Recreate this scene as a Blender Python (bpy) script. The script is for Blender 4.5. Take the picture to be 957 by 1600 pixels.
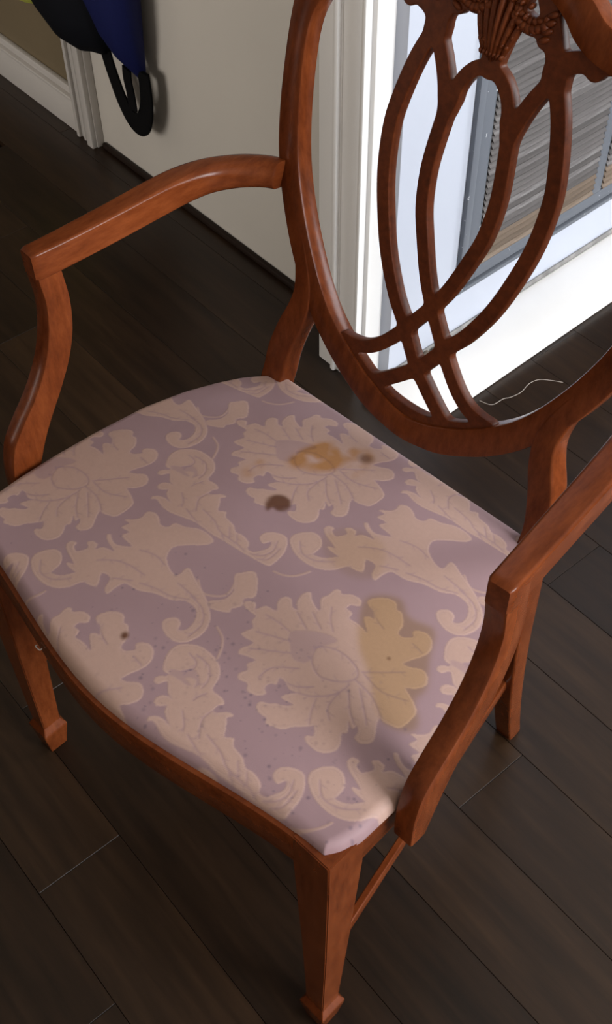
import bpy, bmesh, math, random
import numpy as np
from mathutils import Vector, Matrix, noise
random.seed(7)
for o in list(bpy.data.objects): bpy.data.objects.remove(o, do_unlink=True)
S = bpy.context.scene
COL = S.collection

# ------------------------------------------------------------------ camera
cam_d = bpy.data.cameras.new('camera'); cam = bpy.data.objects.new('camera', cam_d); COL.objects.link(cam)
F, CX = 1765.8, (.5424, -.2890, 1.3685)
yaw, pit, roll = -.7873, .8576, .0141
fw = Vector((math.sin(yaw)*math.cos(pit), math.cos(yaw)*math.cos(pit), -math.sin(pit)))
r_ = Vector((math.cos(yaw), -math.sin(yaw), 0)); d_ = fw.cross(r_)
rr = r_*math.cos(roll) + d_*math.sin(roll); dd = d_*math.cos(roll) - r_*math.sin(roll)
m = Matrix((rr, -dd, -fw)).transposed().to_4x4(); m.translation = CX
cam.matrix_world = m
cam_d.sensor_width = 36; cam_d.lens = F/1600*36; cam_d.clip_start = .02
S.camera = cam

# ------------------------------------------------------------------ light and exposure
S.view_settings.view_transform = 'Standard'; S.view_settings.look = 'None'
S.view_settings.gamma = 1; S.view_settings.use_curve_mapping = False
S.view_settings.exposure = 0
wd = bpy.data.worlds.new('room_air'); S.world = wd; wd.use_nodes = True
wd.node_tree.nodes['Background'].inputs[0].default_value = (.55, .6, .7, 1)
wd.node_tree.nodes['Background'].inputs[1].default_value = .05
def area(name, loc, target, sx, sy, power, col):
    l = bpy.data.lights.new(name, 'AREA'); l.shape = 'RECTANGLE'; l.size = sx; l.size_y = sy; l.energy = power; l.color = col
    o = bpy.data.objects.new(name, l); COL.objects.link(o); o.location = loc
    o.rotation_euler = (Vector(target)-Vector(loc)).to_track_quat('-Z', 'Y').to_euler(); return o
area('daylight_right', (3.14, .72, 1.72), (0, .72, 1.72), 1.3, 1.45, 172, (.93, .96, 1.0))
area('daylight_front', (-1.55, -2.52, 1.15), (-1.55, 0, 1.15), 1.5, 1.2, 48, (1.0, .93, .86))
area('daylight_back', (1.25, 2.82, 1.35), (1.25, 0, 1.35), 1.0, 1.6, 55, (.93, .96, 1.0))
# ------------------------------------------------------------------ helpers
def link(name, me, mat=None, parent=None, smooth=35):
    o = bpy.data.objects.new(name, me); COL.objects.link(o)
    if mat: me.materials.append(mat)
    if parent: o.parent = parent
    if smooth is not None and len(me.polygons):
        me.polygons.foreach_set('use_smooth', [True]*len(me.polygons)); me.set_sharp_from_angle(angle=math.radians(smooth))
    return o
def mesh(name, v, f):
    me = bpy.data.meshes.new(name); me.from_pydata([tuple(p) for p in v], [], f); me.update()
    bm = bmesh.new(); bm.from_mesh(me); bmesh.ops.recalc_face_normals(bm, faces=bm.faces); bm.to_mesh(me); bm.free()
    return me
def tag(o, label=None, cat=None, group=None, kind=None):
    if label: o['label'] = label
    if cat: o['category'] = cat
    if group: o['group'] = group
    if kind: o['kind'] = kind
    return o
def empty(name, loc=(0,0,0), rz=0):
    o = bpy.data.objects.new(name, None); COL.objects.link(o); o.location = loc; o.rotation_euler.z = rz
    o.empty_display_size = .05; return o
def boxes(name, bl, bevel=.0, seg=2):
    bm = bmesh.new()
    for (x0, y0, z0, x1, y1, z1) in bl:
        r = bmesh.ops.create_cube(bm, size=1)
        bmesh.ops.scale(bm, vec=(x1-x0, y1-y0, z1-z0), verts=r['verts'])
        bmesh.ops.translate(bm, vec=((x0+x1)/2, (y0+y1)/2, (z0+z1)/2), verts=r['verts'])
    if bevel: bmesh.ops.bevel(bm, geom=bm.edges[:], offset=bevel, segments=seg, affect='EDGES', profile=.5)
    me = bpy.data.meshes.new(name); bm.to_mesh(me); bm.free(); return me
def loft(name, loops, closed=False, caps=True):
    n = len(loops[0]); v = [p for l in loops for p in l]; f = []
    m_ = len(loops)
    for i in range(m_ if closed else m_-1):
        a, b = i*n, ((i+1) % m_)*n
        for k in range(n): f.append((a+k, a+(k+1) % n, b+(k+1) % n, b+k))
    if caps and not closed: f.append(tuple(range(n))[::-1]); f.append(tuple(range((m_-1)*n, m_*n)))
    return mesh(name, v, f)
def cat(pts, n=6, closed=False):
    P = [Vector(p) for p in pts]; out = []; N = len(P)
    for i in range(N if closed else N-1):
        if closed: p0, p1, p2, p3 = P[i-1], P[i], P[(i+1) % N], P[(i+2) % N]
        else: p0, p1, p2, p3 = P[max(i-1, 0)], P[i], P[i+1], P[min(i+2, N-1)]
        for k in range(n):
            t = k/n
            out.append(.5*((2*p1)+(p2-p0)*t+(2*p0-5*p1+4*p2-p3)*t*t+(3*p1-p0-3*p2+p3)*t**3))
    if not closed: out.append(P[-1])
    return out
def ribbon(name, A, B, T, e=.003, closed=False):
    """solid between the curves A and B, thickness vector T (or list), edges chamfered by e"""
    loops = []
    for i, (a, b) in enumerate(zip(A, B)):
        a = Vector(a); b = Vector(b); t = Vector(T[i]) if isinstance(T, list) else Vector(T)
        w = (b-a).normalized()*e; tn = t.normalized()*e; h = .3
        loops.append([a+w, b-w, b-w*h+tn*h, b+tn, b+t-tn, b+t-tn*h-w*h, b+t-w, a+t+w, a+t+w*h-tn*h, a+t-tn, a+tn, a+w*h+tn*h])
    return loft(name, loops, closed)
def tube(name, path, rx, ry=None, n=12, power=2.0, up=(0,0,1), caps=True):
    """swept super-ellipse; rx/ry/power may be lists"""
    P = [Vector(p) for p in path]; loops = []
    for i, p in enumerate(P):
        t = (P[min(i+1, len(P)-1)]-P[max(i-1, 0)]).normalized()
        s = t.cross(Vector(up)).normalized(); u = s.cross(t).normalized()
        a = rx[i] if isinstance(rx, list) else rx; b = (ry[i] if isinstance(ry, list) else ry) if ry is not None else a
        pw = power[i] if isinstance(power, list) else power
        l = []
        if n is None:                       # rounded rectangle, power is the corner radius
            for cx, cy, a0 in ((1, 1, 0), (-1, 1, 90), (-1, -1, 180), (1, -1, 270)):
                for k in range(6):
                    th = math.radians(a0+18*k); l.append(p+s*(cx*(a-pw)+pw*math.cos(th))+u*(cy*(b-pw)+pw*math.sin(th)))
            loops.append(l); continue
        for k in range(n):
            th = 2*math.pi*(k+.5)/n; c, q = math.cos(th), math.sin(th)
            l.append(p+s*a*math.copysign(abs(c)**(2/pw), c)+u*b*math.copysign(abs(q)**(2/pw), q))
        loops.append(l)
    return loft(name, loops, False, caps)
# ------------------------------------------------------------------ materials
def mat(name):
    mt = bpy.data.materials.new(name); mt.use_nodes = True
    nt = mt.node_tree; return mt, nt, nt.nodes['Principled BSDF']
def nd(nt, t, **k):
    n = nt.nodes.new(t)
    for a, b in k.items(): setattr(n, a, b)
    return n
def ramp(nt, stops):
    r = nd(nt, 'ShaderNodeValToRGB'); e = r.color_ramp.elements
    while len(e) < len(stops): e.new(.5)
    for i, (p, c) in enumerate(stops): e[i].position = p; e[i].color = (*c, 1)
    return r
def coords(nt, scale, kind='Object'):
    tc = nd(nt, 'ShaderNodeTexCoord'); mp = nd(nt, 'ShaderNodeMapping'); mp.inputs['Scale'].default_value = scale
    nt.links.new(tc.outputs[kind], mp.inputs['Vector']); return mp.outputs['Vector']
def noise_n(nt, vec, scale, detail=4, rough=.55):
    n = nd(nt, 'ShaderNodeTexNoise'); n.inputs['Scale'].default_value = scale; n.inputs['Detail'].default_value = detail
    n.inputs['Roughness'].default_value = rough; nt.links.new(vec, n.inputs['Vector']); return n.outputs['Fac']
def bump(nt, fac, bsdf, strength, dist):
    b = nd(nt, 'ShaderNodeBump'); b.inputs['Strength'].default_value = strength; b.inputs['Distance'].default_value = dist
    nt.links.new(fac, b.inputs['Height']); nt.links.new(b.outputs['Normal'], bsdf.inputs['Normal'])
def wood_mat(name, dark, mid, light, scale, rough=.21, coat=.0):
    mt, nt, b = mat(name); v = coords(nt, scale)
    f0 = noise_n(nt, v, 9, 6, .6); f1 = noise_n(nt, v, 85, 4, .7); f_ = nd(nt, 'ShaderNodeMath', operation='MULTIPLY_ADD'); f_.inputs[1].default_value = .55
    nt.links.new(f1, f_.inputs[0]); h_ = nd(nt, 'ShaderNodeMath', operation='MULTIPLY'); h_.inputs[1].default_value = .45; nt.links.new(f0, h_.inputs[0]); nt.links.new(h_.outputs[0], f_.inputs[2]); f = f_.outputs[0]
    r = ramp(nt, [(.30, dark), (.50, mid), (.72, light)])
    nt.links.new(f, r.inputs[0]); nt.links.new(r.outputs[0], b.inputs['Base Color'])
    b.inputs['Roughness'].default_value = rough; b.inputs['Coat Weight'].default_value = coat; b.inputs['Coat Roughness'].default_value = .18
    b.inputs['Specular IOR Level'].default_value = .16
    bump(nt, f, b, .06, .002); return mt
WOOD = wood_mat('mahogany', (.062, .0125, .0035), (.122, .028, .0075), (.195, .050, .014), (1.2, 1.2, .35))
WOODH = wood_mat('mahogany_lengthwise', (.062, .0125, .0035), (.122, .028, .0075), (.195, .050, .014), (1.2, .3, 1.2))
WOODC = wood_mat('mahogany_carved', (.05, .0105, .003), (.095, .021, .0055), (.15, .037, .0095), (1.5, 1.5, 1.5), .4)
def paint(name, col, rough=.45, var=.06, sc=3.0, bumpy=.05):
    mt, nt, b = mat(name); v = coords(nt, (1, 1, 1)); f = noise_n(nt, v, sc, 5)
    c0 = tuple(max(0, c*(1-var)) for c in col); r = ramp(nt, [(.3, c0), (.7, col)])
    nt.links.new(f, r.inputs[0]); nt.links.new(r.outputs[0], b.inputs['Base Color']); b.inputs['Roughness'].default_value = rough
    g = noise_n(nt, v, 160, 3); bump(nt, g, b, bumpy, .001); return mt
WALLP = paint('warm_white_wall_paint', (.62, .585, .53), .6)
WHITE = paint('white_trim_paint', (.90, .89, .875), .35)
GREYW = paint('dimmed_white_trim_paint', (.50, .475, .45), .4)  # white trim darkened in colour for the light falloff at far left
COOLW = paint('cool_white_wall_paint', (.52, .555, .64), .5)
OLIVE = paint('olive_brown_wall_paint', (.17, .13, .075), .6, .12)
CEIL = paint('ceiling_paint', (.50, .46, .40), .8)
TAUPE = paint('taupe_blocker_paint', (.36, .31, .25), .8)
def metal_paint(name, col, chips):
    mt, nt, b = mat(name); v = coords(nt, (1, 1, 1)); f = noise_n(nt, v, 70, 5, .7)
    r = ramp(nt, [(0, col), (chips, col), (chips+.02, (.75, .76, .78)), (1, (.8, .8, .8))]); r.color_ramp.interpolation = 'LINEAR'
    nt.links.new(f, r.inputs[0]); nt.links.new(r.outputs[0], b.inputs['Base Color']); b.inputs['Roughness'].default_value = .5; return mt
OLDGREY = paint('dirty_grey_gap', (.30, .29, .28), .7, .5, 40)
GREYM = metal_paint('chipped_grey_metal', (.12, .132, .155), .665)
def slat_mat(name, tone):
    mt, nt, b = mat(name); v = coords(nt, (1, 14, 14)); f = noise_n(nt, v, 10, 6, .7)
    oi = nd(nt, 'ShaderNodeObjectInfo'); w = nd(nt, 'ShaderNodeMath', operation='ADD'); w.use_clamp = True
    q = nd(nt, 'ShaderNodeMath', operation='MULTIPLY'); q.inputs[1].default_value = .35
    nt.links.new(oi.outputs['Random'], q.inputs[0]); nt.links.new(q.outputs[0], w.inputs[0])
    q2 = nd(nt, 'ShaderNodeMath', operation='MULTIPLY'); q2.inputs[1].default_value = .8; nt.links.new(f, q2.inputs[0]); nt.links.new(q2.outputs[0], w.inputs[1])
    r = ramp(nt, [(.2, tone[0]), (.45, tone[1]), (.72, tone[2]), (.97, tone[3])])
    nt.links.new(w.outputs[0], r.inputs[0]); nt.links.new(r.outputs[0], b.inputs['Base Color']); b.inputs['Roughness'].default_value = .7; return mt
SLAT = slat_mat('dusty_slat', ((.018, .015, .014), (.05, .043, .041), (.095, .085, .083), (.26, .25, .25)))
SLATB = slat_mat('bare_brown_slat', ((.03, .02, .012), (.075, .05, .031), (.13, .09, .06), (.24, .19, .15)))
def floor_mat():
    mt, nt, b = mat('dark_plank'); v = coords(nt, (1.2, 14, 14)); f = noise_n(nt, v, 3.5, 7, .62)
    oi = nd(nt, 'ShaderNodeObjectInfo'); a = nd(nt, 'ShaderNodeMath', operation='MULTIPLY_ADD'); a.inputs[1].default_value = .3; a.inputs[2].default_value = -.15
    nt.links.new(oi.outputs['Random'], a.inputs[0]); w = nd(nt, 'ShaderNodeMath', operation='ADD'); nt.links.new(a.outputs[0], w.inputs[0]); nt.links.new(f, w.inputs[1])
    r = ramp(nt, [(.2, (.007, .0034, .0015)), (.5, (.017, .0082, .0037)), (.85, (.036, .018, .0080))])
    nt.links.new(w.outputs[0], r.inputs[0]); nt.links.new(r.outputs[0], b.inputs['Base Color'])
    b.inputs['Roughness'].default_value = .36; b.inputs['Specular IOR Level'].default_value = .33; bump(nt, f, b, .12, .002); return mt
FLOOR = floor_mat()
def flat(name, col, rough=.7, sheen=0):
    mt, nt, b = mat(name); v = coords(nt, (1, 1, 1)); f = noise_n(nt, v, 220, 3)
    r = ramp(nt, [(.3, tuple(c*.85 for c in col)), (.7, col)]); nt.links.new(f, r.inputs[0]); nt.links.new(r.outputs[0], b.inputs['Base Color'])
    b.inputs['Roughness'].default_value = rough; b.inputs['Sheen Weight'].default_value = sheen; b.inputs['Specular IOR Level'].default_value = .5 if rough < .5 else .12; return mt
BLACKF = flat('black_webbing', (.0025, .0025, .003), .85); BLUEF = flat('navy_nylon', (.009, .012, .065), .55)
DARKF = flat('charcoal_nylon', (.004, .0045, .007), .7); LIME = flat('lime_cloth', (.42, .45, .08), .8)
DARKW = flat('dark_shadow_line', (.018, .011, .008), .5); THREAD = flat('pale_thread', (.40, .35, .31), .8)
STEEL = flat('staple_steel', (.7, .7, .72), .3); DIRT = flat('dirt', (.16, .13, .10), .9)
BASEF = flat('subfloor', (.006, .004, .003), .9)
# ------------------------------------------------------------------ the room
TL = -math.atan(.0972)                     # the walls and planks are turned this much from the chair
LO = Vector((-.737, .944, 0)); EX = Vector((math.cos(TL), math.sin(TL), 0)); EY = Vector((-math.sin(TL), math.cos(TL), 0))
def room_box(name, s0, f0, z0, s1, f1, z1, m_, org=LO, rz=TL, bevel=.002, parent=None, kind='structure'):
    o = link(name, boxes(name, [(s0, f0, z0, s1, f1, z1)], bevel), m_, parent)
    if parent is None: o.location = org; o.rotation_euler.z = rz
    if kind: o['kind'] = kind
    return o
# floor: subfloor with single planks
floor = link('floor', boxes('floor', [(-3.4, -3.6, -.06, 4.4, 3.0, -.014)]), BASEF); floor.location = LO; floor.rotation_euler.z = TL
tag(floor, 'dark brown wooden plank floor under the armchair', None, None, 'structure')
pw = .12; seam0 = .3415*math.cos(TL)       # perpendicular position of one known seam
lo_c = LO.dot(EY)
plank_meshes = {}
k0 = int(math.floor((-3.4+lo_c)/pw))
row = 0
for k in range(-12, 24):
    c = seam0+k*pw-lo_c                     # local y of the seam
    if c < -1.75 or c > 1.6: continue
    big = False
    s = -2.6+random.random()*.9
    if k == 1 or k == 2: s = (.233*EX.x+.486*EX.y-LO.dot(EX))-2.4+ (k-1)*.6
    while s < 2.6:
        L = random.choice((.9, 1.05, 1.2, 1.2))
        key = L
        if key not in plank_meshes: plank_meshes[key] = boxes('plank', [(0, .0004, -.013, L-.0008, pw-.0004, 0)], .0003, 1)
        a = s; s += L
        if a+L < -1.6 and c < -.6: continue
        me = plank_meshes[key]; first = len(me.materials) == 0
        o = bpy.data.objects.new('plank', me); COL.objects.link(o); o.parent = floor; o.location = (a, c, 0)
        if first: me.materials.append(FLOOR)
# left wall, its trims
wl = room_box('wall_left', -.66, 0, 0, .30, .12, 2.5, WALLP); tag(wl, 'plain warm white wall behind the left arm of the chair')
w2 = room_box('wall_far_left', -2.6, 0, 0, -.661, .12, 2.5, OLIVE); tag(w2, 'olive brown wall section beyond the white door casing')
tr = empty('trim_1', LO+EX*-.72+EY*-.0, TL); tag(tr, 'white fluted door casing at the far left wall', None, None, 'structure')
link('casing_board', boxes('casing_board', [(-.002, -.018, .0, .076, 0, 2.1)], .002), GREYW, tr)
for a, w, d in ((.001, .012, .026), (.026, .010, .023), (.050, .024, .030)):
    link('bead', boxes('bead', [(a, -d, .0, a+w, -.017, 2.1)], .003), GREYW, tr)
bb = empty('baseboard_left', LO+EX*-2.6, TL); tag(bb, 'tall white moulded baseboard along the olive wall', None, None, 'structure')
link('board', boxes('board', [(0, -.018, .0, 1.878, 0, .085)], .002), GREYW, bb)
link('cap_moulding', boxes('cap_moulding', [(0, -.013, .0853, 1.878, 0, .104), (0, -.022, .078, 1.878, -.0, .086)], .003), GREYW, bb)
sh = room_box('shadow_line_strip', -.637, -.011, .0, .19, -.0005, .014, DARKW, bevel=.004); tag(sh, 'thin dark strip coloured as the shadow line where the white wall meets the floor')  # dark strip colours in the shadow line along the wall foot
# corner post with casing
po = empty('trim_3', Vector((-.542, .832, 0)), TL); tag(po, 'white corner post with beaded casing behind the chair back', None, None, 'structure')
link('post_core', boxes('post_core', [(.001, .006, 0, .112, .30, 2.5)], .002), WHITE, po)
link('casing_board', boxes('casing_board', [(.0, -.002, 0, .052, .0058, 2.5)], .002), WHITE, po)
link('bead', boxes('bead', [(.038, -.010, 0, .049, .0055, 2.5)], .004), WHITE, po)
link('casing_board', boxes('casing_board', [(.0525, -.002, 0, .094, .0058, 2.5)], .002), WHITE, po)
link('bead', boxes('bead', [(.0945, -.008, 0, .104, .0058, 2.5)], .003), WHITE, po)
# right-hand wall (faces the daylight)
TW = math.atan2(1, .06); WO = Vector((-.40-.06*.05, .85, 0)); DW = Vector((math.cos(TW), math.sin(TW), 0))
wb = link('wall_back', boxes('wall_back', [(.01, 0, .0, 2.6, .14, 2.5)], .001), COOLW); wb.location = WO; wb.rotation_euler.z = TW
tag(wb, 'cool white wall with the grey vent, lit from the right', None, None, 'structure')
ts = link('trim_4', boxes('trim_4', [(-.055, -.128, .0005, 2.4, -.001, .019)], .004), WHITE); ts.location = WO; ts.rotation_euler.z = TW
tag(ts, 'bright white flat sill board lying on the floor below the vent', None, None, 'structure')
dg = link('dark_gap_strip', boxes('dark_gap_strip', [(.012, -.004, .0192, 2.4, -.0003, .0300)], .001), OLDGREY); dg.location = WO; dg.rotation_euler.z = TW  # dirty grey strip stands in for the dark gap under the wall edge
tag(dg, 'dirty grey strip coloured as the dark gap between the cool white wall and the white sill', None, None, 'structure')
# unseen rest of the room: far wall, right wall and front wall with their windows, ceiling
def window_wall(name, win, org, rz, L, w0, w1, z0, z1):
    o = link(name, boxes(name, [(0, 0, 0, w0, .12, 2.5), (w1, 0, 0, L, .12, 2.5), (w0, 0, 0, w1, .12, z0), (w0, 0, z1, w1, .12, 2.5)]), CEIL)
    o.location = org; o.rotation_euler.z = rz; o['kind'] = 'structure'
    f = .05; mid = (w0+w1)/2
    wn = link(win, boxes(win, [(w0, .03, z0, w0+f, .09, z1), (w1-f, .03, z0, w1, .09, z1), (w0+f, .03, z0, w1-f, .09, z0+f), (w0+f, .03, z1-f, w1-f, .09, z1), (mid-.02, .035, z0+f, mid+.02, .085, z1-f)], .003), WHITE)
    wn.location = org; wn.rotation_euler.z = rz; wn['kind'] = 'structure'
window_wall('wall_far', 'window_3', (-.40, 2.86, 0), 0, 3.6, 1.17, 2.13, .5, 2.2)
window_wall('wall_right', 'window_1', (3.2, 3.4, 0), -math.pi/2, 6.1, 1.98, 3.38, .95, 2.46)
window_wall('wall_front', 'window_2', (3.2, -2.6, 0), math.pi, 6.4, 3.95, 5.55, .5, 1.8)
room_box('wall_far_side', 0, -.12, 0, 4.4, 0, 2.5, CEIL, org=Vector((-3.2, 1.5, 0)), rz=-math.pi/2)
room_box('added_shade_wall', 0, 0, 0, 4.1, .12, 2.5, TAUPE, org=Vector((-.9, -.92, 0)), rz=0)  # unseen partition added behind the camera to shade the chair front
cl = link('ceiling', boxes('ceiling', [(-3.4, -2.9, 2.5, 3.5, 3.6, 2.6)]), CEIL); cl['kind'] = 'structure'

# ------------------------------------------------------------------ vent in the right-hand wall
vent = empty('air_vent', WO+Vector((0, 0, .118)), TW); tag(vent, 'large grey metal wall vent with dusty slats seen through the chair back', 'vent')
VX0 = .165; VX1 = 1.25; VH = .80
def vb(name, bl, bev=.0015, m_=GREYM): return link(name, boxes(name, bl, bev), m_, vent)
lip = .016; fr = .030
vb('frame', [(VX0, -.010, 0, VX0+lip, -.0003, VH), (VX0+lip, -.010, VH-lip, VX1, -.0003, VH), (VX0+lip, -.010, 0, VX1, -.0003, lip*.5)])
vb('inner_frame', [(VX0+lip+.004, -.006, .012, VX0+lip+fr, -.0003, VH-.03), (VX0+lip+fr, -.006, .012, VX1, -.0003, .036), (VX0+lip+fr, -.006, VH-.06, VX1, -.0003, VH-.03)])
vb('backing', [(VX0+lip+fr, -.0012, .037, VX1, -.0003, VH-.061)], 0, BASEF)
mull = .530
vb('mullion', [(mull, -.007, .037, mull+.026, -.0013, VH-.061)])
def slat_mesh(L):
    n = 24; v = []; f = []
    for i in range(n+1):
        x = L*i/n; w = .0004*noise.noise(Vector((x*9, L, 0)))
        for (y, z) in ((-.0018, .0125), (-.0026, .0128), (-.0098, .0030), (-.0098, .0012), (-.0082, .0012)): v.append((x, y+w, z+w))
    for i in range(n):
        for k in range(5): f.append((i*5+k, i*5+(k+1) % 5, (i+1)*5+(k+1) % 5, (i+1)*5+k))
    return mesh('slat', v, f)
for a, b in ((VX0+lip+fr+.001, mull-.001), (mull+.027, VX1-.002)):
    sm = slat_mesh(b-a); sm.materials.append(SLAT); sb = slat_mesh(b-a); sb.materials.append(SLATB); cnt = 0
    z = .0400
    while z < VH-.075:
        cnt += 1; o = bpy.data.objects.new('slat', sb if cnt < 5 else sm); COL.objects.link(o); o.parent = vent; o.location = (a, 0, z); o.rotation_euler = (0, random.uniform(-.002, .002), 0); z += .0118
# crumbs and dirt at the seam between sill and wall
for i, (s, f_, r) in enumerate(((.075, -.012, .012), (.098, -.010, .009), (.118, -.014, .008), (.14, -.008, .006))):
    bm = bmesh.new(); bmesh.ops.create_icosphere(bm, subdivisions=2, radius=r)
    for v in bm.verts: v.co *= 1+.35*noise.noise(v.co*160+Vector((i*3, 0, 0))); v.co.z *= .6
    me = bpy.data.meshes.new('plaster_crumb'); bm.to_mesh(me); bm.free()
    zb = min(v.co.z for v in me.vertices)
    o = link('plaster_crumb', me, DIRT); o.location = WO+DW*s+Vector((math.sin(TW), -math.cos(TW), 0))*(-f_)+Vector((0, 0, .0192-zb)); 
    tag(o, ('largest dirty plaster crumb at the wall end of the white sill', 'second dirty plaster crumb from the corner post on the white sill', 'third dirty plaster crumb from the corner post on the white sill', 'smallest dirty plaster crumb on the white sill')[i], 'debris', 'crumbs on the sill')

# ------------------------------------------------------------------ bag hanging on the left wall
bag = empty('hanging_bag', (-1.25, .90, .14)); tag(bag, 'navy and black bag with a drooping strap hanging on the left wall', 'bag')
def part_at(o): o.location = -bag.location; return o
def blob(name, rows, m_, seed):
    loops = []
    for (x, z, hw, hd, off) in rows:
        y = .944-.0972*(x+.737)-off; l = []
        for k in range(28):
            th = 2*math.pi*k/28; w = 1+.10*noise.noise(Vector((math.cos(th)*2, math.sin(th)*2, z*9+seed)))
            l.append(Vector((x+hw*w*math.cos(th), y+hd*w*math.sin(th), z+.012*noise.noise(Vector((th, z*6, seed))))))
        loops.append(l)
    return part_at(link(name, loft(name, loops), m_, bag, 60))
blob('black_pouch', [(-1.262, .285, .02, .012, .045), (-1.275, .292, .05, .03, .05), (-1.29, .315, .085, .045, .058), (-1.305, .36, .115, .055, .065), (-1.32, .44, .13, .06, .07), (-1.32, .56, .135, .06, .07), (-1.31, .68, .12, .05, .06), (-1.28, .76, .06, .03, .045)], DARKF, 3)
blob('navy_body', [(-1.136, .268, .006, .005, .03), (-1.142, .285, .018, .012, .034), (-1.155, .315, .035, .025, .042), (-1.165, .36, .052, .035, .05), (-1.175, .42, .068, .042, .056), (-1.185, .52, .08, .048, .06), (-1.20, .65, .085, .05, .062), (-1.22, .76, .06, .035, .05), (-1.23, .82, .03, .02, .035)], BLUEF, 11)
sp = cat([(-1.245, .950, .33), (-1.236, .948, .285), (-1.222, .948, .24), (-1.203, .948, .196), (-1.175, .947, .167), (-1.146, .946, .170), (-1.126, .945, .203), (-1.118, .944, .245), (-1.119, .944, .29)], 6)
part_at(link('strap', tube('strap', sp, [.019+.005*math.exp(-((i-27)/9)**2) for i in range(len(sp))], .004, 12, 4, up=(.1, 1, 0)), BLACKF, bag))
sp2 = cat([(-1.158, .938, .20), (-1.160, .938, .235), (-1.164, .938, .262), (-1.162, .938, .285)], 6)
part_at(link('strap_end', tube('strap_end', sp2, .014, .003, 12, 4, up=(.1, 1, 0)), BLACKF, bag))
part_at(link('hanging_loop', tube('hanging_loop', cat([(-1.25, .955, .76), (-1.245, .965, .86), (-1.235, .968, .955), (-1.225, .965, .86), (-1.22, .955, .78)], 6), .008, .003, 8), BLACKF, bag))
hk = tag(link('wall_hook', tube('wall_hook', cat([(-1.235, .992, .97), (-1.235, .965, .945), (-1.235, .945, .945), (-1.235, .938, .965)], 5), .004, None, 10, up=(1, 0, 0)), STEEL), 'small steel wall hook holding the navy bag', 'hook')
tote = empty('hanging_tote', (-1.575, .985, .24)); tag(tote, 'lime cloth tote hanging against the olive wall, left of the navy bag', 'bag')
lp = []
for (z, hw, hd) in ((.274, .03, .008), (.280, .055, .016), (.31, .075, .024), (.42, .085, .028), (.56, .08, .02), (.60, .07, .008)):
    lp.append([Vector((-1.575+hw*math.cos(2*math.pi*k/20), .987+hd*math.sin(2*math.pi*k/20), z)) for k in range(20)])
o = link('cloth_body', loft('cloth_body', lp), LIME, tote, 60); o.location = -tote.location
o = link('handle', tube('handle', cat([(-1.615, .985, .595), (-1.60, .99, .70), (-1.575, .995, .78), (-1.55, .99, .70), (-1.535, .985, .595)], 6), .008, .002, 8), LIME, tote); o.location = -tote.location
tag(link('wall_hook', tube('wall_hook', cat([(-1.575, 1.024, .80), (-1.575, 1.0, .775), (-1.575, .985, .775), (-1.575, .978, .79)], 5), .004, None, 10, up=(1, 0, 0)), STEEL), 'small steel wall hook holding the lime tote', 'hook')
# thread on the floor
th = cat([(-.258, .940, .001), (-.236, .947, .001), (-.231, .972, .001), (-.224, .985, .001), (-.219, 1.008, .001), (-.222, 1.035, .001), (-.216, 1.055, .001), (-.200, 1.068, .001), (-.181, 1.079, .001)], 6)
tag(link('thread', tube('thread', th, .00055, None, 5), THREAD), 'pale loose thread lying on the floor by the white sill', 'thread')
# ------------------------------------------------------------------ the armchair
chair = empty('armchair', (0, .2, 0))
tag(chair, 'mahogany armchair with oval pierced back and damask seat', 'chair')
COFF = -Vector((0, .2, 0))
def part(name, me, m_=WOOD, parent=None, smooth=35):
    o = link(name, me, m_, parent or chair, smooth)
    if parent is None: o.location = COFF
    return o
KB = math.sqrt(1+.22**2); NB = Vector((0, 1, -.22))/KB
def bp(a, b, d=0):                          # point of the leaning back: across, up along the lean, depth behind its front face
    z = .45+b/KB; return Vector((a, .385+.22*(z-.45), z))+NB*d
OUT = [(0,.0405),(.03,.0445),(.055,.0515),(.08,.064),(.11,.083),(.14,.109),(.165,.139),(.187,.172),(.205,.208),(.220,.247),(.2295,.283),(.2345,.325),(.236,.365),(.2355,.405),(.232,.437),(.222,.466),(.200,.486),(.165,.496),(.130,.501),(.10,.508),(.08,.5215),(.055,.534),(.03,.545),(0,.552)]
INN = [(0,.0695),(.027,.075),(.045,.082),(.066,.092),(.092,.1085),(.118,.1295),(.140,.155),(.160,.1865),(.177,.219),(.1915,.2535),(.2015,.288),(.2075,.327),(.2105,.366),(.2105,.400),(.205,.425),(.192,.445),(.172,.457),(.145,.464),(.12,.471),(.095,.4765),(.075,.486),(.058,.501),(.035,.512),(0,.518)]
def full(h): return [(a, b, 0) for a, b in h]+[(-a, b, 0) for a, b in h[-2:0:-1]]
fo, fi = cat(full(OUT), 5, True), cat(full(INN), 5, True)
RD = .0225
part('back_frame', ribbon('back_frame', [bp(p.x, p.y) for p in fi], [bp(p.x, p.y) for p in fo], NB*RD, .0025, True), WOOD)
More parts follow.
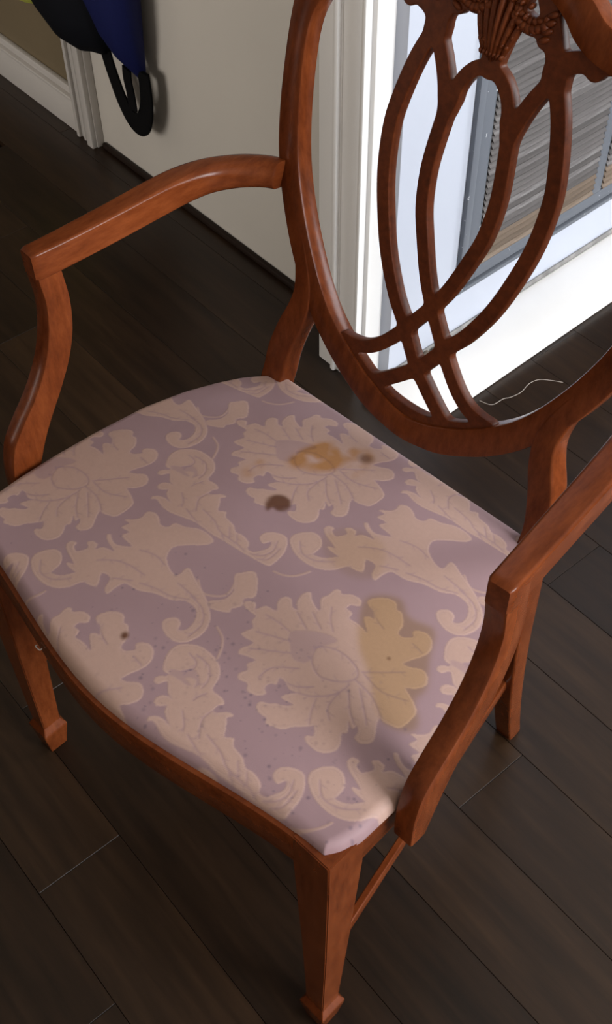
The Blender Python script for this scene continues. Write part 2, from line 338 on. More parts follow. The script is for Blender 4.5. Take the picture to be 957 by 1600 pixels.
# pierced splat: union of bars, contoured and extruded
A_ = [(-.067,.450),(-.080,.42),(-.0905,.38),(-.094,.35),(-.0905,.308),(-.080,.266),(-.066,.227),(-.0465,.191),(-.028,.167),(-.004,.132),(.0155,.113),(.035,.096),(.05,.085)]
B_ = [(-.0355,.392),(-.0405,.348),(-.041,.322),(-.0375,.293),(-.029,.266),(-.0155,.230),(-.002,.2045),(.0155,.178),(.033,.153),(.053,.130),(.073,.1165),(.098,.112)]
H1 = [(-.036,.39),(-.043,.412),(-.051,.43),(-.062,.449)]
H2 = [(-.034,.392),(-.0265,.4185),(-.0145,.434),(0,.4400)]
T_ = [(-.067,.45),(-.058,.472),(-.046,.495),(-.036,.512)]
R_ = [(-.064,.460),(-.078,.4705),(-.095,.4755),(-.110,.479)]
SH = [(-.100,.110),(-.085,.0995),(-.06,.0860),(-.03,.0745),(0,.0715),(.03,.0745),(.06,.0860),(.085,.0995),(.100,.110)]
SW = [(-.045,.489),(-.03,.484),(-.015,.488),(0,.490)]
def seg_sdf(gx, gy, P, w):
    P = [(p.x, p.y) for p in cat([(a, b, 0) for a, b in P], 5)]; d = np.full(gx.shape, 9.)
    n = len(P)-1
    for i in range(n):
        (x0, y0), (x1, y1) = P[i], P[i+1]; dx, dy = x1-x0, y1-y0
        t = np.clip(((gx-x0)*dx+(gy-y0)*dy)/(dx*dx+dy*dy+1e-12), 0, 1)
        ww = w if not isinstance(w, tuple) else w[0]+(w[1]-w[0])*(i+t)/n
        d = np.minimum(d, np.hypot(gx-x0-t*dx, gy-y0-t*dy)-ww)
    return d
def smin(a, b, k):
    h = np.clip(.5+.5*(b-a)/k, 0, 1); return b*(1-h)+a*h-k*h*(1-h)
hs = .0012
xs = np.arange(-.125, .1251, hs); ys = np.arange(.055, .57, hs); gx, gy = np.meshgrid(xs, ys, indexing='ij')
D = np.full(gx.shape, 9.)
for s in (1, -1):
    for P, w in ((A_, .0078), (B_, .0074), (H1, (.0078, .0072)), (H2, .0068), (T_, (.0095, .0085)), (R_, (.0095, .0085)), (SW, .0078)):
        D = smin(D, seg_sdf(gx, gy, [(s*a, b) for a, b in P], w), .0035)
    D = smin(D, np.hypot(gx-s*.064, gy-.455)-.0125, .004); D = smin(D, np.hypot(gx-s*.0985, gy-.470)-.0085, .002)
    D = smin(D, np.hypot(gx-s*.0345, gy-.402)-.0105, .004); D = smin(D, np.hypot(gx-s*.046, gy-.478)-.008, .002)
D = smin(D, seg_sdf(gx, gy, SH, .0095), .004)
D = smin(D, seg_sdf(gx, gy, [(0, .437), (0, .46), (0, .485), (0, .505)], (.0075, .024)), .003)
def contour(D, xs, ys):
    segs = {}
    def ed(i, j, h):
        if h == 0: a, b, p, q = D[i, j], D[i+1, j], (xs[i], ys[j]), (xs[i+1], ys[j])
        else: a, b, p, q = D[i, j], D[i, j+1], (xs[i], ys[j]), (xs[i], ys[j+1])
        t = a/(a-b); return (p[0]+(q[0]-p[0])*t, p[1]+(q[1]-p[1])*t)
    N = D < 0; pts = {}
    act = np.argwhere((N[:-1, :-1] != N[1:, :-1]) | (N[:-1, :-1] != N[:-1, 1:]) | (N[1:, 1:] != N[1:, :-1]) | (N[1:, 1:] != N[:-1, 1:]))
    adj = {}
    for i, j in act:
        i, j = int(i), int(j); c = [N[i, j], N[i+1, j], N[i+1, j+1], N[i, j+1]]
        E = [(i, j, 0), (i+1, j, 1), (i, j+1, 0), (i, j, 1)]; cr = [E[k] for k in range(4) if c[k] != c[(k+1) % 4]]
        prs = [(cr[0], cr[1])] if len(cr) == 2 else ([(cr[0], cr[3]), (cr[1], cr[2])] if c[0] else [(cr[0], cr[1]), (cr[2], cr[3])])
        for a, b in prs: adj.setdefault(a, []).append(b); adj.setdefault(b, []).append(a)
    seen = set(); out = []
    for st in adj:
        if st in seen: continue
        l = [st]; seen.add(st); cur = st
        while True:
            nx = [q for q in adj[cur] if q not in seen]
            if not nx: break
            cur = nx[0]; seen.add(cur); l.append(cur)
        if len(l) > 8: out.append([ed(*e) for e in l])
    return out
def extruded(name, polys, thick, bev, xf):
    cu = bpy.data.curves.new(name, 'CURVE'); cu.dimensions = '2D'; cu.fill_mode = 'BOTH'; cu.extrude = thick/2-bev; cu.bevel_depth = bev; cu.bevel_resolution = 1; cu.offset = -bev
    for P in polys:
        n = len(P); Q = np.array(P)
        for _ in range(3): Q = .5*Q+.25*np.roll(Q, 1, 0)+.25*np.roll(Q, -1, 0)
        Q = Q[::2]; s = cu.splines.new('POLY'); s.points.add(len(Q)-1); s.use_cyclic_u = True
        for k, (x, y) in enumerate(Q): s.points[k].co = (x, y, 0, 1)
    t = bpy.data.objects.new(name, cu); COL.objects.link(t); bpy.context.view_layer.update()
    me = bpy.data.meshes.new_from_object(t.evaluated_get(bpy.context.evaluated_depsgraph_get())); bpy.data.objects.remove(t)
    for v in me.vertices: v.co = xf(v.co)
    me.name = name; me.materials.clear(); return me
loops = [P for P in contour(D, xs, ys)]
# keep the splat inside the frame
SD = .003; ST = .0115
splat = part('splat', extruded('splat', loops, ST, .0012, lambda c: bp(c.x, c.y, SD+ST/2-c.z)), WOODC)
bm = bmesh.new()
def lump(c, sx, sy, sz, ang=0):
    r = bmesh.ops.create_icosphere(bm, subdivisions=2, radius=1)
    for v in r['verts']:
        x, y, z = v.co.x*sx, v.co.y*sy, v.co.z*sz
        v.co = bp(c[0]+x*math.cos(ang)-y*math.sin(ang), c[1]+x*math.sin(ang)+y*math.cos(ang), SD-z)
for k in range(-3, 4):
    lump((k*.0058, .480-abs(k)*.003), .0036, .036-abs(k)*.004, .004+.001*(3-abs(k)), -k*.12)
    for q in range(6): lump((k*.0036+k*.0011*q, .452+q*.0095), .0022, .0034, .0052, -k*.12)
for s in (-1, 1):
    for q in range(7):
        t = q/6; lump((s*(.014+.030*t), .488-.006*math.sin(math.pi*t)), .0042, .0052, .0048, s*(.5+q))
        lump((s*(.014+.030*t), .494-.006*math.sin(math.pi*t)), .003, .004, .0035, s*q)
    for q in range(4): lump((s*(.046+.001*q), .478+q*.007), .006, .003, .004, s*.5)
me = bpy.data.meshes.new('carving'); bm.to_mesh(me); bm.free()
cv = link('carving', me, WOODC, splat, 60)
tag(cv, 'carved feather plume with leafy swags')
# rear legs that grow out of the frame
for s in (1, -1):
    fr_ = [(.1835,.197),(.1715,.166),(.1655,.138),(.1690,.112),(.179,.082),(.1865,.052),(.189,.025)]
    pth = [bp(s*a, b, .0113) for a, b in fr_]+[Vector((s*.189, .3895, .435)), Vector((s*.188, .394, .38)), Vector((s*.186, .403, .28)), Vector((s*.184, .420, .16)), Vector((s*.181, .442, .06)), Vector((s*.179, .458, .0005))]
    pth = cat(pth, 4); n = len(pth)
    rx = [.0095+.006*min(1, i/14)-.003*max(0, (i-26)/(n-26)) for i in range(n)]; ry = [.0108+.0035*min(1, i/20)-.003*max(0, (i-26)/(n-26)) for i in range(n)]
    part('rear_leg', tube('rear_leg', pth, rx, ry, None, .003, up=(0, 1, .0)), WOOD)
# arms
for s in (1, -1):
    ax = cat([(s*.2895,.1612,.694),(s*.2868,.20,.6945),(s*.2825,.26,.697),(s*.279,.31,.7),(s*.2755,.345,.702),(s*.268,.378,.7025),(s*.253,.407,.7015),(s*.236,.427,.700),(s*.222,.4365,.699),(s*.2165,.4375,.6985)], 6)
    n = len(ax); rx = []; ry = []; pw_ = []
    for i in range(n):
        t = i/(n-1); w = .0112+.0035*min(1, t*2.2)+.002*math.exp(-((t-.70)/.16)**2)
        h = .0155+.001*t
        if i == 0: w *= .86; h *= .9
        if t > .955: q = (t-.955)/.045; w *= math.sqrt(max(.04, 1-.85*q*q)); h *= math.sqrt(max(.04, 1-.85*q*q))
        rx.append(w); ry.append(h); q = min(1, max(0, (t-.30)/.45)); pw_.append(min(w, h)*(.26+.66*q*q*(3-2*q)))
    part('arm', tube('arm', ax, rx, ry, None, pw_), WOODH)
    # curved post under the arm
    FE = [(.1625,.700),(.1628,.676),(.1650,.648),(.160,.613),(.147,.577),(.127,.545),(.105,.519),(.088,.495),(.080,.465),(.078,.437),(.0785,.412)]
    RE = [(.1885,.700),(.1915,.672),(.1935,.640),(.1895,.604),(.178,.570),(.161,.539),(.143,.511),(.129,.487),(.118,.463),(.108,.437),(.099,.412)]
    fe = [Vector((s*.2785, p.x, p.y)) for p in cat([(a, b, 0) for a, b in FE], 5)]; re = [Vector((s*.2785, p.x, p.y)) for p in cat([(a, b, 0) for a, b in RE], 5)]
    part('arm_post', ribbon('arm_post', fe, re, Vector((s*.0215, 0, 0)), .002), WOOD)
# seat rails and legs
HWT = [(0,.262),(.03,.270),(.08,.2755),(.2,.277),(.32,.2755),(.45,.271),(.61,.262),(.74,.2465),(.83,.230),(.9,.214),(.96,.194),(1,.170)]
hv = np.array([p[0] for p in HWT]); hwv = np.array([p[1] for p in HWT])
vv = np.linspace(0, 1, 401); hh = np.interp(vv, hv, hwv)
for _ in range(25): h2 = hh.copy(); h2[1:-1] = .25*hh[:-2]+.5*hh[1:-1]+.25*hh[2:]; hh = h2
def Wd(v): return np.interp(v, vv, hh)
def yf(x):
    s = np.clip(np.abs(x)/.27, 0, 1); return -.032+.038*(s*s*(3-2*s))
ZR0, ZR1 = .400, .4515
fx = [-.232+.464*i/48 for i in range(49)]
top = [Vector((x, float(yf(x))-.005, ZR1)) for x in fx]; bot = [Vector((p.x, p.y+.0015, ZR0)) for p in top]
part('front_rail', ribbon('front_rail', top, bot, Vector((0, .022, 0)), .0015), WOODH)
for s in (1, -1):
    sy = [.042+.325*i/30 for i in range(31)]
    top = [Vector((s*min(.2735, float(Wd((y+.01)/.41))-.0015)-.005*(y+.01)/.41, y, ZR1)) for y in sy]; bot = [Vector((p.x, p.y, ZR0)) for p in top]
    part('side_rail', ribbon('side_rail', top, bot, Vector((-s*.022, 0, 0)), .0015), WOODH)
part('back_rail', ribbon('back_rail', [Vector((x, .401, ZR1)) for x in (-.172, 0, .172)], [Vector((x, .401, ZR0)) for x in (-.172, 0, .172)], Vector((0, -.022, 0)), .0015), WOODH)
for s in (1, -1):
    def sq(x_out, y_out, w, z): return [Vector((s*x_out, y_out, z)), Vector((s*(x_out-w), y_out, z)), Vector((s*(x_out-w), y_out+w, z)), Vector((s*x_out, y_out+w, z))]
    X, Y = .2745, -.001
    me = loft('front_leg', [sq(X, Y, .0445, .4525), sq(X, Y, .0445, .400), sq(X-.003, Y+.0005, .034, .22), sq(X-.0075, Y+.001, .0255, .056)])
    lg = part('front_leg', me, WOOD, None, None); bmm = bmesh.new(); bmm.from_mesh(me)
    bmesh.ops.bevel(bmm, geom=[e for e in bmm.edges], offset=.0012, segments=2, affect='EDGES'); bmm.to_mesh(me); bmm.free()
    c = (X-.0203, Y+.0138)
    def cq(h, z): return [Vector((s*(c[0]+a*h), c[1]+b*h, z)) for a, b in ((1, -1), (-1, -1), (-1, 1), (1, 1))]
    me = loft('spade_foot', [cq(.0120, .062), cq(.0178, .050), cq(.0182, .046), cq(.0125, .0004)])
    bmm = bmesh.new(); bmm.from_mesh(me); bmesh.ops.bevel(bmm, geom=[e for e in bmm.edges], offset=.0008, segments=1, affect='EDGES'); bmm.to_mesh(me); bmm.free()
    link('spade_foot', me, WOOD, lg, None)
    part('side_stretcher', tube('side_stretcher', [(s*.2555, .030, .186), (s*.185, .405, .186)], .0045, .010, 12, 6), WOODH)
# small staple on the front rail
st = link('staple', tube('staple', cat([(-.1075, -.0262, .423), (-.1072, -.0285, .4235), (-.0975, -.0295, .428), (-.0972, -.027, .4285)], 4), .0006, None, 6), STEEL, chair); st.location = COFF
# ------------------------------------------------------------------ damask slip seat
FAB = {"pos":[[[379,1268],[411,1319],[473,1339],[516,1283],[561,1385],[676,1418],[614,1496],[611,1581],[675,1616],[754,1554],[815,1575],[747,1626],[718,1739],[754,1803],[829,1749],[946,1706],[961,1741],[882,1822],[902,1903],[906,2001],[952,2027],[983,2005],[1063,2074],[1163,2087],[1203,2027],[1136,1979],[1132,1915],[1211,1915],[1224,1850],[1310,1860],[1387,1861],[1472,1853],[1383,1916],[1326,1955],[1352,2002],[1403,2015],[1347,2076],[1240,2106],[1227,2173],[1319,2282],[1417,2312],[1481,2258],[1541,2261],[1639,2167],[1661,2073],[1728,2066],[1798,2143],[1756,2174],[1775,2222],[1858,2267],[1942,2241],[2002,2153],[1990,2044],[1939,1931],[1918,1852],[1989,1873],[2082,1938],[2165,1918],[2212,1840],[2165,1741],[2100,1680],[2187,1649],[2281,1609],[2335,1563],[2345,1468],[2333,1351],[2280,1311],[2189,1282],[2143,1285],[2160,1218],[2223,1132],[2247,1058],[2198,985],[2119,975],[2102,1040],[2047,1083],[2041,1027],[1962,1063],[2034,971],[2004,924],[2060,850],[2076,770],[2016,679],[1916,644],[1815,656],[1795,691],[1845,733],[1780,814],[1757,776],[1703,723],[1649,670],[1598,584],[1515,543],[1443,523],[1418,563],[1337,551],[1266,580],[1264,637],[1326,669],[1373,714],[1469,773],[1484,820],[1371,794],[1388,854],[1439,928],[1366,908],[1257,938],[1216,916],[1244,857],[1195,828],[1190,755],[1241,721],[1186,652],[1095,632],[1042,683],[958,655],[914,697],[944,777],[898,820],[928,901],[817,867],[758,839],[737,897],[767,962],[772,1020],[690,1004],[622,1006],[634,1073],[656,1131],[589,1180],[574,1242],[447,1236]],[[335,265],[265,371],[258,488],[327,581],[450,647],[585,657],[714,627],[806,541],[848,414],[958,421],[1032,395],[997,341],[1022,274],[1117,359],[1182,373],[1147,319],[1213,246],[1261,179],[1337,226],[1377,176],[1458,164],[1539,151],[1607,107],[1698,126],[1810,102],[1854,38],[1926,52],[1977,129],[2000,213],[1957,278],[1923,205],[1862,212],[1823,261],[1851,341],[1940,403],[2034,416],[2122,327],[2165,219],[2175,102],[2158,35],[2020,2],[1853,-25],[1638,-51],[1444,-79],[1223,-85],[1045,-135],[901,-175],[781,-174],[665,-146],[621,-182],[603,-145],[665,-92],[745,-78],[830,-79],[745,-56],[671,-11],[646,33],[572,-31],[521,-8],[527,52],[595,100],[657,109],[570,122],[473,198],[424,121],[377,115],[365,162],[427,228],[426,250],[368,247]],[[-1434,502],[-1510,544],[-1507,609],[-1446,628],[-1433,585],[-1360,561],[-1302,648],[-1308,686],[-1361,705],[-1329,753],[-1258,757],[-1230,708],[-1171,777],[-1052,814],[-1206,856],[-1278,904],[-1251,926],[-1188,892],[-1096,884],[-963,976],[-1147,993],[-1126,1077],[-1240,1069],[-1220,1155],[-1301,1154],[-1220,1224],[-1187,1299],[-1202,1381],[-1128,1422],[-1044,1403],[-967,1355],[-883,1385],[-864,1472],[-747,1509],[-607,1593],[-412,1592],[-419,1493],[-551,1370],[-640,1243],[-588,1113],[-439,1034],[-336,1044],[-332,1176],[-159,1123],[10,1071],[157,1004],[295,894],[346,748],[309,602],[218,521],[102,510],[-14,557],[-36,632],[33,702],[108,684],[143,621],[205,696],[175,822],[88,900],[-52,892],[-174,802],[-343,751],[-480,670],[-572,649],[-666,629],[-698,523],[-702,435],[-773,461],[-822,576],[-941,558],[-861,427],[-1000,391],[-1191,395],[-1293,392],[-1318,412],[-1253,444],[-1338,477]],[[-1625,174],[-1674,254],[-1642,346],[-1561,434],[-1461,440],[-1375,367],[-1361,280],[-1356,227],[-1246,273],[-1166,375],[-1110,479],[-1104,425],[-966,380],[-849,417],[-945,397],[-1019,357],[-1074,237],[-1172,150],[-1322,102],[-1484,110]],[[122,1052],[210,1156],[205,1296],[78,1432],[101,1498],[204,1597],[405,1404],[343,1302],[391,1223],[341,1135],[355,1088],[197,1001]]],"neg":[[[941,1333],[1020,1449],[1193,1566],[1329,1589],[1270,1454],[1234,1344],[1291,1254],[1253,1180],[1153,1153],[1045,1230]],[[399,296],[501,358],[559,438],[654,428],[725,374],[702,307],[675,376],[615,365],[576,323],[665,320],[641,287],[502,270],[432,255]]],"vein":[[[1723,1334],[1698,1168],[1575,1010],[1439,928]],[[1711,1251],[1735,1034],[1840,940]],[[1749,1290],[1905,1140],[2032,1068]],[[1818,1362],[1997,1234],[2108,1146]],[[1715,1506],[1870,1669],[1992,1802]],[[1748,1504],[1973,1489],[2204,1596]],[[1720,1403],[1945,1388],[2151,1293]],[[1607,1008],[1659,892],[1742,776]],[[1281,1119],[1096,956],[1071,794]],[[1507,1080],[1397,971],[1283,929]],[[932,1342],[773,1339],[631,1316]],[[1027,1474],[826,1547]],[[1124,1572],[933,1653]],[[1223,1634],[1113,1716],[1025,1825]],[[1008,1267],[702,1119]],[[1100,1174],[786,944]],[[1539,2002],[1419,2032],[1293,2101]],[[1965,2073],[1834,2084]],[[1270,1306],[1247,1412],[1401,1513],[1617,1513],[1719,1437],[1660,1304],[1485,1198],[1342,1233],[1270,1306]],[[412,526],[529,508],[559,438],[501,358]],[[475,558],[641,561],[747,464],[763,361]],[[1044,384],[998,252],[999,143],[1101,17]],[[1131,86],[1342,60],[1468,5],[1628,1],[1752,9],[1859,-9]],[[793,94],[903,16],[939,-38]],[[791,226],[802,281],[837,358]],[[1515,109],[1617,12]],[[1641,96],[1719,20]],[[1920,15],[2021,86],[2055,201],[2001,320]],[[999,-29],[1153,-63],[1246,-86]],[[2009,13],[2098,94],[2089,274]],[[-1568,257],[-1442,161],[-1273,196],[-1138,320]],[[-1105,624],[-963,742],[-795,803],[-582,823]],[[-550,729],[-389,790],[-208,831],[-44,919]],[[-60,966],[133,942],[262,825],[268,640]],[[-266,982],[-1,980]],[[-792,601],[-631,699]],[[-430,1714],[-179,1586],[-34,1590]],[[-866,996],[-699,1057],[-525,1041]]],"arc":[[[398,897],[520,852],[597,769],[648,665]],[[2251,24],[2332,48],[2418,108],[2477,196],[2504,275]],[[-141,1140],[10,1071],[177,1187],[160,1339],[84,1438]]],"stain":{"brown":[[-428,2371],[-394,2469],[-298,2525],[-201,2494],[-154,2400],[-208,2323],[-293,2314],[-293,2239],[-365,2281]],"yel":[[-684,2976],[-675,3215],[-566,3507],[-310,3647],[-139,3722],[-57,3579],[-18,3331],[-98,3164],[-282,3109],[-423,2958],[-576,2869]],"yel2":[[-907,2472],[-905,2708],[-827,2729],[-759,2520],[-817,2425]],"olive":[[1185,2138],[1414,2378],[1625,2279],[1887,2353],[2058,2079],[2239,1832],[2252,1655],[2418,1509],[2421,1374],[2201,1273],[1992,1373],[1751,1548],[1455,1736]],"tan":[[365,2388],[459,2668],[852,2769],[1082,2419],[883,2214],[561,2231]],"dots":[[-203,243],[1791,1798],[-129,3575]]}}
VA = np.array([.1932, -.171]); VB = np.array([.1803, .193])     # the two repeats of the woven pattern
LM = np.array([VA, VB]).T; LI = np.linalg.inv(LM)
NG = 340                                                          # one repeat rasterised on NG x NG
ga, gb = np.meshgrid((np.arange(NG)+.5)/NG, (np.arange(NG)+.5)/NG, indexing='ij')
def inside(px, py, P):
    P = np.asarray(P, float); r = np.zeros(px.shape, bool); n = len(P)
    for i in range(n):
        x0, y0 = P[i-1]; x1, y1 = P[i]
        if y0 == y1: continue
        c = ((y0 > py) != (y1 > py)) & (px < (x1-x0)*(py-y0)/(y1-y0)+x0); r ^= c
    return r
def smoothP(P, n=3): return [(p.x, p.y) for p in cat([(a, b, 0) for a, b in P], n, True)]
org = np.array([0., 0.])
def tiles(P):
    P = np.asarray(P, float); q = (LI@P.T); lo = np.floor(q.min(1)).astype(int); hi = np.floor(q.max(1)).astype(int)
    for i in range(lo[0], hi[0]+1):
        for j in range(lo[1], hi[1]+1): yield P-(LM@np.array([i, j]))
cx_ = LM[0, 0]*ga+LM[0, 1]*gb; cy_ = LM[1, 0]*ga+LM[1, 1]*gb
def raster(polys):
    r = np.zeros(ga.shape, bool)
    for P in polys:
        for Q in tiles(smoothP(np.array(P)/1e4)): r |= inside(cx_, cy_, Q)
    return r
def blur(a, n):
    for _ in range(n):
        for ax in (0, 1): a = .25*np.roll(a, 1, ax)+.5*a+.25*np.roll(a, -1, ax)
    return a
def lines(L, w):
    r = np.zeros(ga.shape)
    for P in L:
        for Q in tiles(np.array(P)/1e4):
            Q = [(p.x, p.y) for p in cat([(a, b, 0) for a, b in Q], 5)]
            x0, y0 = np.min(Q, 0)-.004; x1, y1 = np.max(Q, 0)+.004
            mk = (cx_ > x0) & (cx_ < x1) & (cy_ > y0) & (cy_ < y1)
            if not mk.any(): continue
            X, Y = cx_[mk], cy_[mk]; d = np.full(X.shape, 9.)
            for (a0, b0), (a1, b1) in zip(Q[:-1], Q[1:]):
                dx, dy = a1-a0, b1-b0; t = np.clip(((X-a0)*dx+(Y-b0)*dy)/(dx*dx+dy*dy+1e-12), 0, 1); d = np.minimum(d, np.hypot(X-a0-t*dx, Y-b0-t*dy))
            r[mk] = np.maximum(r[mk], np.clip(1.5-d/w, 0, 1))
    return r
ps = raster(FAB['pos'])
ng = raster(FAB['neg'])
pat = np.where(ng, .35, 1.)*ps
pf = blur(ps.astype(float), 2)
rim = np.clip(blur(ps.astype(float), 5)*(1-blur(ps.astype(float), 5))*4, 0, 1)*ps
pat = blur(pat, 1); br = []
for L in FAB['vein']:
    Q = [Vector((a, b, 0)) for a, b in L]; sd = 1
    for p0, p1 in zip(Q[:-1], Q[1:]):
        d = p1-p0; n_ = max(1, int(d.length/75))
        for k in range(n_):
            c = p0+d*((k+.5)/n_); t = d.normalized(); e = c+(t*.75+Vector((-t.y, t.x, 0))*sd*.8)*52; sd = -sd; br.append([[c.x, c.y], [e.x, e.y]])
vein = blur(np.maximum(lines(FAB['vein'], .0008), .75*lines(br, .0006)), 1)*pf
B_l = blur(ps.astype(float), 26); inner = np.exp(-((B_l-.80)/.035)**2)*pf
vein = np.maximum(vein, .42*inner)
arc = lines(FAB['arc'], .0011)
pat = np.clip(np.maximum(pat-.95*vein, arc*.8), 0, 1)
def sample(a, x, y):
    q = LI@np.vstack((x.ravel(), y.ravel())); q = (q-np.floor(q))*NG-.5; i = np.floor(q).astype(int); f = q-i
    g = lambda u, v: a[u % NG, v % NG]
    return (g(i[0], i[1])*(1-f[0])*(1-f[1])+g(i[0]+1, i[1])*f[0]*(1-f[1])+g(i[0], i[1]+1)*(1-f[0])*f[1]+g(i[0]+1, i[1]+1)*f[0]*f[1]).reshape(x.shape)
NU, NV = 500, 400
uu = np.linspace(-1, 1, NU+1); vt = np.linspace(0, 1, NV+1); U, V = np.meshgrid(uu, vt, indexing='ij')
PX = U*Wd(V)-.005*V*V; Y0 = yf(PX); PY = Y0+(.402-Y0)*V
PZ = .464+.020*(1-np.abs(U)**2.6)*(1-np.abs(2*V-1)**2.8)
edge = np.minimum(np.minimum((1-np.abs(U))*.27, V*.42), (1-V)*.40)
q = np.clip(1-edge/.012, 0, 1); PZ = PZ-.0115*(1-np.sqrt(np.clip(1-q*q, 0, 1)))
PAT = sample(pat, PX, PY); RIM = sample(rim, PX, PY)
def soft(P, k):
    P = np.array(P)/1e4; r = np.zeros(PX.shape); b = .02
    m_ = (PX > P[:, 0].min()-b) & (PX < P[:, 0].max()+b) & (PY > P[:, 1].min()-b) & (PY < P[:, 1].max()+b)
    r[m_] = inside(PX[m_], PY[m_], smoothP(P, 4))
    for _ in range(k):
        r[1:-1] = .25*r[:-2]+.5*r[1:-1]+.25*r[2:]; r[:, 1:-1] = .25*r[:, :-2]+.5*r[:, 1:-1]+.25*r[:, 2:]
    return r
stn = FAB['stain']
rng = np.random.default_rng(3)
NZ = np.array([noise.fractal(Vector((x*38, y*38, 0)), .9, 2., 3) for x, y in zip(PX[::4, ::4].ravel(), PY[::4, ::4].ravel())]).reshape(PX[::4, ::4].shape); NZ = np.kron(NZ, np.ones((4, 4)))[:NU+1, :NV+1]
for _ in range(4): NZ = .25*np.roll(NZ, 1, 0)+.5*NZ+.25*np.roll(NZ, -1, 0); NZ = .25*np.roll(NZ, 1, 1)+.5*NZ+.25*np.roll(NZ, -1, 1)
YEL = np.clip((soft(stn['yel'], 30)*1.2+soft(stn['yel2'], 12)*.8)*np.clip(.55+1.3*NZ, 0, 1.2), 0, 1); OLV = np.clip(soft(stn['olive'], 14)+.45*soft(stn['tan'], 18), 0, 1)
BRN = np.clip(soft(stn['brown'], 4)*np.clip(1.1+.8*NZ, .72, 1), 0, 1)
for (a, b), r_d, w in zip(stn['dots'], (.0042, .0022, .0085), (1, .6, .75)):
    BRN = np.maximum(BRN, w*np.clip(1.4-np.hypot(PX-a/1e4, PY-b/1e4)/r_d, 0, 1))
SPK = np.zeros(PX.shape)
for _ in range(330):
    t = rng.random(); x = rng.normal(.10, .10); y = rng.normal(.055, .045); r_d = .0006+.0013*rng.random()**2
    m_ = (np.abs(PX-x) < .005) & (np.abs(PY-y) < .005); SPK[m_] = np.maximum(SPK[m_], (.25+.6*rng.random())*np.clip(1.5-np.hypot(PX[m_]-x, PY[m_]-y)/r_d, 0, 1))
SPK *= 1-.6*np.clip(PAT, 0, 1)
verts = np.stack((PX, PY, PZ), -1).reshape(-1, 3)
idx = np.arange((NU+1)*(NV+1)).reshape(NU+1, NV+1)
faces = np.stack((idx[:-1, :-1], idx[1:, :-1], idx[1:, 1:], idx[:-1, 1:]), -1).reshape(-1, 4)
per = np.concatenate((idx[:, 0], idx[-1, 1:], idx[::-1, -1][1:], idx[0, ::-1][1:-1]))
n0 = len(verts); PB = verts[per]; cen = np.array([0, .19, 0])
sk = []
for dz, sh_ in ((-.004, .0003), (-.0075, -.0008), (-.012, -.003)):
    w = PB.copy(); d = (w[:, :2]-cen[:2]); d /= np.linalg.norm(d, axis=1)[:, None]; w[:, :2] += d*sh_; w[:, 2] += dz; sk.append(w)
allv = np.vstack([verts]+sk); K = len(per); fl = [faces]
prev = per
for r in range(3):
    cur = n0+r*K+np.arange(K); fl.append(np.stack((prev, cur, np.roll(cur, -1), np.roll(prev, -1)), -1)); prev = cur
faces = np.vstack(fl)
me = bpy.data.meshes.new('damask_seat'); me.vertices.add(len(allv)); me.vertices.foreach_set('co', allv.astype(np.float32).ravel())
me.loops.add(faces.size); me.loops.foreach_set('vertex_index', faces.astype(np.int32).ravel())
me.polygons.add(len(faces)); me.polygons.foreach_set('loop_start', np.arange(0, faces.size, 4, dtype=np.int32))
me.update(calc_edges=True); me.validate()
def attr(name, a):
    v = np.concatenate([a.ravel()]+[a.ravel()[per]]*3).astype(np.float32)
    at = me.attributes.new(name, 'FLOAT', 'POINT'); at.data.foreach_set('value', v)
for nme, a in (('weave', PAT), ('rim', RIM), ('yellow_stain', YEL), ('olive_stain', OLV), ('brown_stain', BRN), ('specks', SPK)): attr(nme, a)
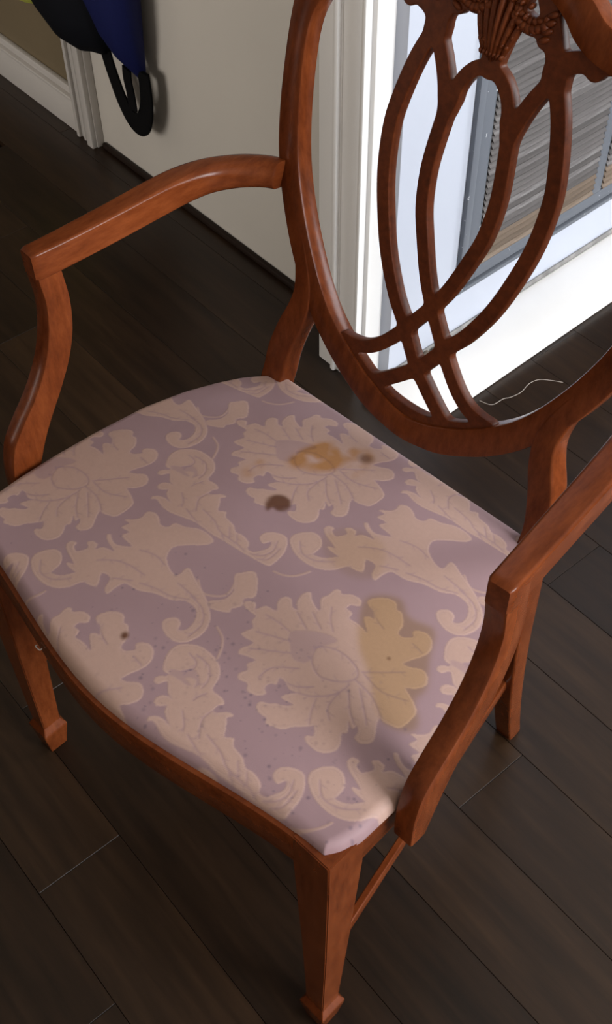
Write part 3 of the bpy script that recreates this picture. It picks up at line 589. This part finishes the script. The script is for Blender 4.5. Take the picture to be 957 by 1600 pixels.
def fabric():
    mt, nt, b = mat('mauve_damask')
    def at(n): a = nd(nt, 'ShaderNodeAttribute'); a.attribute_name = n; return a.outputs['Fac']
    def mix(fac, a, c, k=1.0, blend='MIX'):
        mx = nd(nt, 'ShaderNodeMix', data_type='RGBA', blend_type=blend)
        if k != 1.0:
            ml = nd(nt, 'ShaderNodeMath', operation='MULTIPLY'); ml.inputs[1].default_value = k; nt.links.new(fac, ml.inputs[0]); fac = ml.outputs[0]
        nt.links.new(fac, mx.inputs['Factor'])
        if isinstance(a, tuple): mx.inputs['A'].default_value = (*a, 1)
        else: nt.links.new(a, mx.inputs['A'])
        if isinstance(c, tuple): mx.inputs['B'].default_value = (*c, 1)
        else: nt.links.new(c, mx.inputs['B'])
        return mx.outputs['Result']
    v = coords(nt, (1, 1, 1)); big = noise_n(nt, v, 7, 3); fine = noise_n(nt, v, 900, 2, .7)
    g = mix(big, (.252, .158, .176), (.300, .190, .200)); m1 = mix(at('weave'), g, (.435, .280, .225))
    lf = noise_n(nt, coords(nt, (1, 1, 1)), 240, 3, .7); lv = nd(nt, 'ShaderNodeMath', operation='MULTIPLY'); nt.links.new(lf, lv.inputs[0]); nt.links.new(at('weave'), lv.inputs[1])
    m1 = mix(lv.outputs[0], m1, (.30, .19, .165), .5)
    m1 = mix(at('rim'), m1, (.50, .335, .285), .4)
    m1 = mix(fine, m1, (.27, .19, .18), .22)
    m1 = mix(at('olive_stain'), m1, (.80, .74, .52), 1.0, 'MULTIPLY'); m1 = mix(at('yellow_stain'), m1, (.82, .59, .27), 1.0, 'MULTIPLY')
    m1 = mix(at('brown_stain'), m1, (.085, .028, .010), .95); m1 = mix(at('specks'), m1, (.10, .07, .10), .8)
    nt.links.new(m1, b.inputs['Base Color']); b.inputs['Roughness'].default_value = .62; b.inputs['Sheen Weight'].default_value = .04; b.inputs['Specular IOR Level'].default_value = .3
    ad = nd(nt, 'ShaderNodeMath', operation='MULTIPLY_ADD'); ad.inputs[1].default_value = .35; nt.links.new(fine, ad.inputs[0]); nt.links.new(at('weave'), ad.inputs[2])
    bump(nt, ad.outputs[0], b, .35, .0006); return mt
seat = link('damask_seat', me, fabric(), chair, 60); seat.location = COFF
tag(seat, 'mauve and cream damask slip seat with brown stains')
